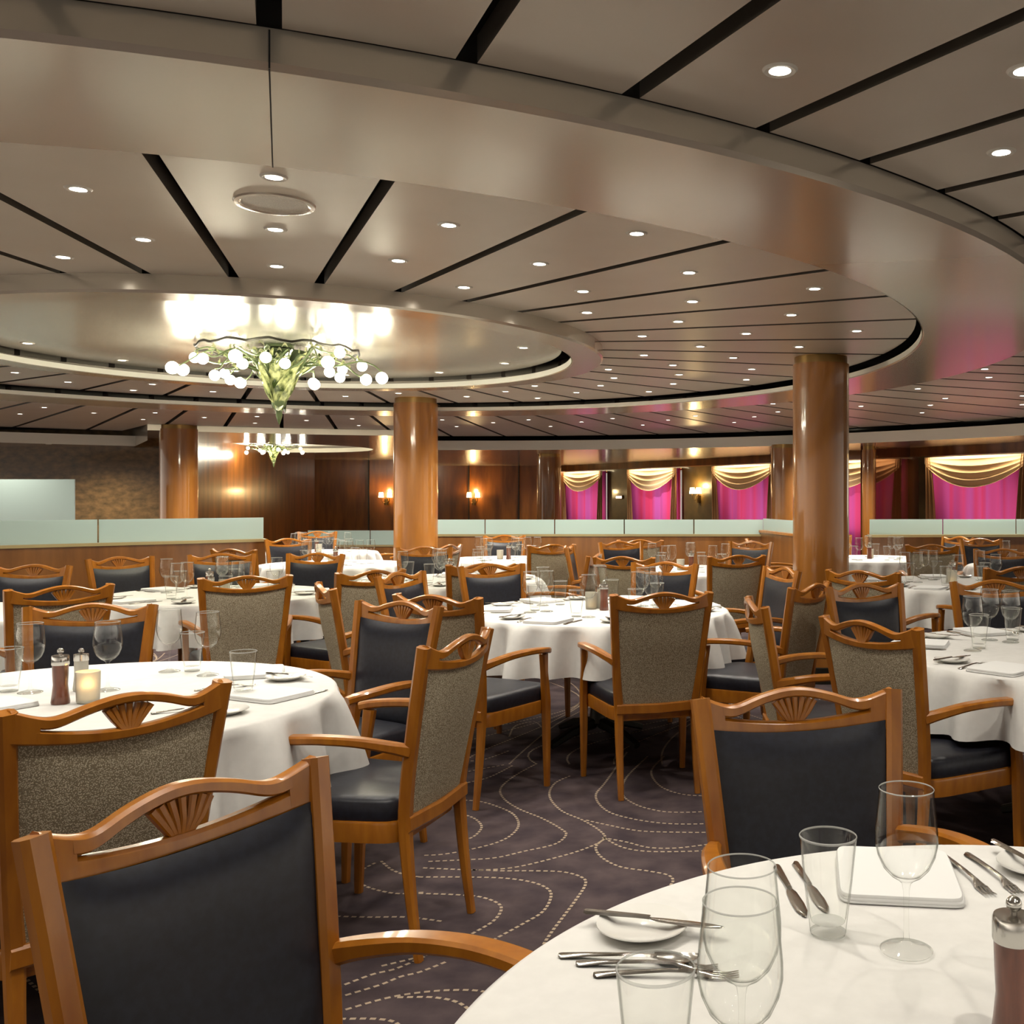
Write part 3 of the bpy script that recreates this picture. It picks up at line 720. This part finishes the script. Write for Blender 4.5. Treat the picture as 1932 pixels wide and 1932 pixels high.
def table(x, y, R, name, seed, hem=.50):
    t = thing('round_table', 'dark pedestal table under the cloth of the '+name, 'table', (x, y, 0))
    MB().lathe([(.001, .745), (R-.01, .745), (R-.005, .735), (R-.01, .72), (.001, .72)], 48).build('tabletop', M['baswood'], t)
    MB().lathe([(.05, .10), (.04, .2), (.035, .5), (.06, .70), (.12, .72)], 20).build('pedestal', M['dark'], t)
    for k in range(4):
        a = PI/4+k*PI/2; mb = MB(); mb.sweep([(.03*math.cos(a), .03*math.sin(a), .10), (.2*math.cos(a), .2*math.sin(a), .07), (.34*math.cos(a), .34*math.sin(a), .02)], [(.05, .06), (.045, .05), (.04, .035)]); mb.build('foot', M['dark'], t)
    c = cloth_mesh(R, hem, seed).build('tablecloth', M['cloth'], ang=80); c.location = (x, y, 0)
    tag(c, 'white tablecloth hanging in folds over the '+name, 'tablecloth')
HT = .753
TB = {'fg': (.5, 1.11, .80, 'foreground table at lower right', .50), 'lf': (-1.94, 3.27, .78, 'left front table', .48), 'ce': (-.5, 5.9, .76, 'centre table', .49),
 'lm': (-3.15, 6.85, .75, 'left middle table', .50), 'mp': (-1.85, 8.05, .72, 'table before the middle pillar', .5), 'rt': (1.66, 4.27, .80, 'right table', .52),
 'rp': (2.06, 7.78, .72, 'table right of the nearest pillar', .5), 'le': (-4.3, 5.6, .74, 'table cut by the left edge', .5),
 'lp': (-3.45, 10.0, .70, 'far table left of the middle pillar', .5), 'rm': (-1.9, 10.75, .70, 'far table right of the middle pillar', .5), 'fm': (.02, 9.15, .72, 'far middle table left of the nearest pillar', .5),
 'ld': (-4.4, 12.2, .70, 'farthest table beyond the left divider', .5), 'rd': (2.0, 10.9, .70, 'far table behind the nearest pillar', .5), 're': (3.45, 9.7, .72, 'far table near the right edge', .5)}
for i, (k, (x, y, R, nm, hem)) in enumerate(TB.items()): table(x, y, R, nm, 10+i, hem)
# chairs round the far tables
far = [('lp', (60, 130, 250, 340)), ('rm', (20, 100, 170, 300)), ('fm', (60, 120, 185)), ('ld', (40, 110, 180, 290)), ('rd', (30, 100, 180, 260)), ('re', (100, 200, 260)), ('mp', (110, 20)), ('rp', (75, 130))]
for k, angs in far:
    x, y, R, nm, hem = TB[k]
    for a in angs:
        ca, sa = math.cos(math.radians(a)), math.sin(math.radians(a)); d = R+.60
        mx, my = x+d*ca, y+d*sa
        if math.hypot(mx+2.93, my-11.1) < .55 or math.hypot(mx-1.06, my-7.85) < .5: continue
        if min(math.hypot(mx-.3*ca-a_, my-.3*sa-b_) for a_, b_ in SEATS) < .62: continue
        if any(math.hypot(mx-.3*ca-T_[0], my-.3*sa-T_[1]) < T_[2]+.25 for kk, T_ in TB.items() if kk != k): continue
        side = {0: 'right', 1: 'back', 2: 'left', 3: 'front'}[int(((a+45) % 360)//90)]
        chair(mx, my, -ca, -sa, 'armchair on the %s side of the %s' % (side, nm), 'armchairs on the %s side of the %s' % (side, nm))

# ------------------------------------------------------------------ tableware prototypes
def lat(name, cat, prof, m, seg=32, edge=()):
    mb = MB().lathe(prof, seg)
    for e in edge: mb.mi[e*seg:(e+1)*seg] = [1]*seg
    o = mb.build(name, [m, M['gedge']], ang=50, fixn=False); tag(o, 'x', cat); KIDS[o.name] = []; return o
wine = lat('wine_glass', 'wine glass', [(.0005, .001), (.036, .001), (.0375, .003), (.030, .006), (.012, .010), (.0045, .016), (.0038, .03), (.0036, .06), (.0042, .085), (.0065, .097), (.012, .102), (.022, .108), (.033, .120), (.041, .138), (.0445, .155), (.0442, .172), (.042, .195), (.0395, .220), (.0389, .2315), (.0392, .2326), (.0385, .2334), (.0378, .2326), (.0380, .2315), (.0385, .220), (.041, .195), (.0432, .172), (.0435, .155), (.040, .139), (.032, .122), (.021, .110), (.010, .106), (.0005, .105)], M['glass'], 48, edge=(1, 18, 19, 20, 21))
tumbler = lat('tumbler', 'drinking glass', [(.0005, .0), (.0255, 0), (.0268, .004), (.0285, .02), (.036, .08), (.0425, .143), (.0432, .1445), (.0427, .146), (.0416, .1465), (.0408, .1452), (.041, .142), (.0345, .08), (.0272, .026), (.025, .019), (.0005, .017)], M['glass'], 48, edge=(1, 5, 6, 7, 8, 13))
mill = thing('pepper_mill', '', 'pepper mill')
MB().lathe([(.001, 0), (.026, 0), (.027, .006), (.024, .03), (.021, .06), (.0225, .09), (.0235, .122), (.001, .122)], 28).build('body', M['mill'], mill)
MB().lathe([(.001, .122), (.0245, .122), (.0252, .124), (.0252, .148), (.0235, .152), (.001, .153)], 28).build('cap', M['steel'], mill)
mb = MB(); mb.ball((0, 0, .1655), .0095, 16, 8); mb.lathe([(.004, .152), (.004, .158)], 12); mb.build('knob', M['steel'], mill); index(mill)
salt = thing('salt_mill', '', 'salt mill')
MB().lathe([(.001, 0), (.024, 0), (.025, .006), (.021, .05), (.0215, .10), (.001, .10)], 24).build('body', M['frosty'], salt)
MB().lathe([(.001, .10), (.0225, .10), (.023, .102), (.023, .122), (.001, .125)], 24).build('cap', M['steel'], salt)
MB().ball((0, 0, .133), .009, 12, 8).build('knob', M['steel'], salt); index(salt)
cand = thing('candle_holder', '', 'candle holder')
MB().lathe([(.001, .004), (.030, .0), (.033, .004), (.035, .05), (.036, .098), (.034, .099), (.033, .05), (.030, .010), (.001, .009)], 28).build('glass_cup', M['frosty'], cand)
MB().lathe([(.001, .011), (.024, .011), (.024, .045), (.001, .045)], 20).build('candle', M['wax'], cand); index(cand)
plate = lat('side_plate', 'plate', [(.0005, .002), (.035, .002), (.037, 0), (.040, .002), (.066, .012), (.069, .014), (.0685, .0155), (.065, .0145), (.042, .006), (.0005, .005)], M['china'], 40)
def cutlery(kind):
    mb = MB()
    def flat(pts, zt=.0025, lift=None):   # pts: (y, halfwidth, zlift)
        v = []; f = []
        for (y, w, z) in pts:
            for (x, zz) in ((-w, z), (-w*.55, z+zt), (w*.55, z+zt), (w, z), (0, z-.0004)): v.append((x, y, zz+.001))
        for i in range(len(pts)-1):
            for k in range(5): k2 = (k+1) % 5; f.append((i*5+k, i*5+k2, (i+1)*5+k2, (i+1)*5+k))
        f.append((0, 1, 2, 3, 4)); f.append(tuple((len(pts)-1)*5+k for k in range(5))); mb.add(v, f)
    if kind == 'knife':
        flat([(-.105, .004, 0), (-.10, .0075, 0), (-.06, .0065, .001), (-.02, .0050, .002), (.0, .0045, .002)], .004)
        flat([(.0, .0045, .001), (.015, .0085, .0008), (.06, .0105, .0006), (.09, .009, .0005), (.108, .004, .0005), (.113, .001, .0005)], .0015)
    elif kind == 'fork':
        flat([(-.10, .004, 0), (-.095, .0085, 0), (-.06, .0055, .003), (0, .0032, .006), (.035, .0035, .006), (.05, .009, .003), (.062, .012, .001)], .003)
        for k in range(4): x = -.009+.006*k; mb.sweep([(x, .060, .003), (x, .08, .001), (x, .097, .004)], [(.0035, .002), (.003, .002), (.0015, .0015)])
    else:
        flat([(-.10, .004, 0), (-.095, .0085, 0), (-.06, .0055, .003), (0, .0032, .006), (.03, .0032, .006), (.04, .006, .005)], .003)
        mb.grid(lambda u, v: ((2*u-1)*.0185*math.sin(PI*(.08+.84*v))**.6, .036+.062*v, .0035+.008*((2*u-1)**2*.6+(2*v-1)**2*.6)-.002), 10, 12)
    o = mb.build(kind, M['steel'], ang=45); tag(o, 'x', kind); KIDS[o.name] = []; return o
knife, fork, spoon = cutlery('knife'), cutlery('fork'), cutlery('spoon')
def napkin_mesh():
    mb = MB()
    def slab(sx, sy, z0, z1, ox=0, oy=0):
        prof = [(1.0, z0), (1.0, (z0+z1)/2), (.985, z1)]; n = 32; v = []; f = []
        for (k, z) in prof:
            for i in range(n):
                a = 2*PI*i/n; c, s = math.cos(a), math.sin(a); v.append((ox+sx*k*math.copysign(abs(c)**.18, c), oy+sy*k*math.copysign(abs(s)**.18, s), z))
        for j in range(2):
            for i in range(n): i2 = (i+1) % n; f.append((j*n+i, j*n+i2, (j+1)*n+i2, (j+1)*n+i))
        f.append(tuple(2*n+i for i in range(n))); f.append(tuple(range(n))[::-1]); mb.add(v, f)
    slab(.100, .118, .001, .0045); slab(.099, .117, .0045, .009, .001); slab(.098, .116, .009, .014, -.001, .001)
    o = mb.build('folded_napkin', M['napkin'], ang=40); tag(o, 'x', 'napkin'); KIDS[o.name] = []; return o
nap = napkin_mesh()

# --- foreground table, every piece
FG = 'foreground table'
def putd(p, x, y, ang, lab, z=HT, group=None): return place(p, (x, y, z), math.radians(ang), lab, group)
def dirang(x0, y0, x1, y1): return math.degrees(math.atan2(y1-y0, x1-x0))-90
putd(wine, .318, 1.45, 0, 'tall wine glass standing before the folded napkin on the '+FG)
putd(wine, .0655, 1.145, 0, 'wine glass at the front left of the foreground table, its rim whole')
putd(wine, .058, 1.045, 0, 'nearest wine glass, cut by the bottom edge of the picture')
putd(tumbler, .2146, 1.51, 0, 'tumbler left of the folded napkin on the '+FG)
putd(tumbler, -.030, 1.085, 0, 'nearest tumbler at the bottom edge, over spoon and forks')
putd(mill, .392, 1.205, 0, 'brown wooden pepper mill with steel cap at the right edge of the foreground table')
putd(nap, .362, 1.725, -7, 'thick folded white napkin lying on the '+FG)
def cut(p, x0, y0, x1, y1, lab, z=HT, group=None): return putd(p, (x0+x1)/2, (y0+y1)/2, dirang(x0, y0, x1, y1), lab, z, group)
cut(fork, .471, 1.823, .497, 1.662, 'left fork beside the folded napkin on the '+FG)
cut(fork, .518, 1.823, .545, 1.670, 'right fork beside the folded napkin on the '+FG)
cut(knife, .163, 1.785, .187, 1.570, 'left knife by the tumbler on the '+FG)
cut(knife, .198, 1.795, .222, 1.590, 'knife seen through the tumbler on the '+FG)
putd(plate, -.062, 1.516, 0, 'small side plate with a knife across it at the left of the '+FG)
cut(knife, -.155, 1.548, .055, 1.490, 'butter knife lying across the left side plate on the '+FG, HT+.0155)
cut(spoon, -.165, 1.432, .010, 1.412, 'spoon seen through the rim of the nearest tumbler')
cut(fork, -.140, 1.408, .040, 1.392, 'fork lying just in front of the spoon on the '+FG)
cut(fork, -.110, 1.375, .065, 1.372, 'fork nearest the edge among the cutlery left on the '+FG)
putd(plate, .615, 1.765, 0, 'side plate cut by the right edge on the '+FG)
cut(knife, .575, 1.845, .62, 1.69, 'butter knife lying on the plate at the right edge of the foreground table', HT+.0155)

# --- left front table
LF = 'left front table'
for (x, y, l) in ((-2.17, 3.37, 'wine glass left of the pepper mill on the '), (-1.935, 3.41, 'wine glass just right of the candle on the '), (-1.915, 3.78, 'wine glass at the back of the '), (-1.735, 3.70, 'wine glass in front of the olive-backed chair on the ')): putd(wine, x, y, 0, l+LF)
putd(tumbler, -2.26, 3.40, 0, 'tumbler cut by the left edge on the '+LF); putd(tumbler, -1.445, 3.33, 0, 'tumbler on the right part of the '+LF); putd(tumbler, -1.84, 3.80, 0, 'tumbler between two wine glasses at the back of the '+LF)
putd(mill, -1.965, 3.20, 0, 'brown pepper mill with steel cap beside the glowing candle on the '+LF)
putd(salt, -2.03, 3.42, 0, 'pale salt mill behind the candle on the '+LF)
c1 = putd(cand, -1.890, 3.22, 0, 'frosted candle holder glowing yellow on the '+LF)
ld = bpy.data.lights.new('candle_light', 'POINT'); ld.energy = .25; ld.color = (1, .62, .25); ld.shadow_soft_size = .02; lo = bpy.data.objects.new('candle_light', ld); COL.objects.link(lo); lo.location = (-1.890, 3.22, HT+.06)
for (x, y, a, l) in ((-1.42, 3.62, 0, 'side plate at the back right of the '), (-1.38, 3.05, 30, 'side plate at the front right of the ')):
    putd(plate, x, y, a, l+LF)
cut(knife, -1.50, 3.66, -1.32, 3.58, 'butter knife on the back right plate of the '+LF, HT+.0155)
cut(fork, -1.58, 3.05, -1.44, 3.13, 'fork near the front right plate on the '+LF); cut(knife, -1.30, 3.22, -1.20, 3.42, 'knife near the right rim of the '+LF)
putd(nap, -1.58, 3.74, 20, 'folded napkin at the back of the '+LF); putd(nap, -1.36, 3.32, 65, 'folded napkin near the right rim of the '+LF)
cut(fork, -1.62, 3.42, -1.50, 3.50, 'fork right of centre on the '+LF); putd(nap, -2.15, 3.12, -30, 'folded napkin left of the pepper mill on the '+LF)

# --- settings for the other tables
def settings(key, angs, full, seed):
    x, y, R, nm, hem = TB[key]; rnd = random.Random(seed)
    def lab(w): return '%s on the %s' % (w, nm), '%ss on the %s' % (w.split()[-1] if w.split()[-1] not in ('glass', 'knife') else w.replace('glass', 'glasse').replace('knife', 'knive'), nm)
    for a in angs:
        ca, sa = math.cos(math.radians(a)), math.sin(math.radians(a))
        def pt(r, s): return (x+ca*r-sa*s, y+sa*r+ca*s)
        j = lambda: rnd.uniform(-.012, .012)
        px_, py_ = pt(R-.38, .13+j()); l, g = lab('wine glass'); putd(wine, px_, py_, 0, l, HT, g)
        px_, py_ = pt(R-.40, .03+j()); l, g = lab('clear tumbler'); putd(tumbler, px_, py_, 0, l, HT, g)
        if rnd.random() < .6:
            px_, py_ = pt(R-.47, .09+j()); l, g = lab('wine glass'); putd(wine, px_, py_, 0, l, HT, g)
        if full:
            px_, py_ = pt(R-.15, 0); l, g = lab('folded white napkin'); putd(nap, px_, py_, a-90, l, HT, g)
            px_, py_ = pt(R-.19, -.24); l, g = lab('white side plate'); putd(plate, px_, py_, a, l, HT, g)
            px_, py_ = pt(R-.19, -.24); l, g = lab('butter knife'); putd(knife, px_, py_, a+80, l, HT+.0155, g)
            px_, py_ = pt(R-.16, .135); l, g = lab('steel knife'); putd(knife, px_, py_, a+90, l, HT, g)
            px_, py_ = pt(R-.16, -.135); l, g = lab('steel fork'); putd(fork, px_, py_, a+90, l, HT, g)
    a = rnd.uniform(0, 6)
    putd(mill, x+.05*math.cos(a), y+.05*math.sin(a), 0, 'brown pepper mill in the middle of the '+nm)
    putd(cand, x-.05*math.cos(a), y-.05*math.sin(a), 0, 'frosted candle holder in the middle of the '+nm)
    if full: putd(salt, x+.02*math.cos(a+1.6), y+.09*math.sin(a+1.6), 0, 'pale salt mill in the middle of the '+nm)
settings('ce', (250, 305, 15, 75, 130, 185), True, 1)
settings('rt', (225, 270, 160, 110, 60), True, 2)
settings('lm', (240, 300, 20, 90, 150), True, 3)
settings('mp', (250, 300, 30, 100, 180), True, 4)
settings('rp', (240, 290, 20, 90, 160), True, 5)
settings('le', (330, 30, 270), False, 6)
for i, k in enumerate(('lp', 'rm', 'fm', 'ld', 'rd', 're')): settings(k, (60, 130, 220, 290, 350), False, 20+i)
# a tall folded napkin standing on the far middle table, a dark one by the nearest pillar
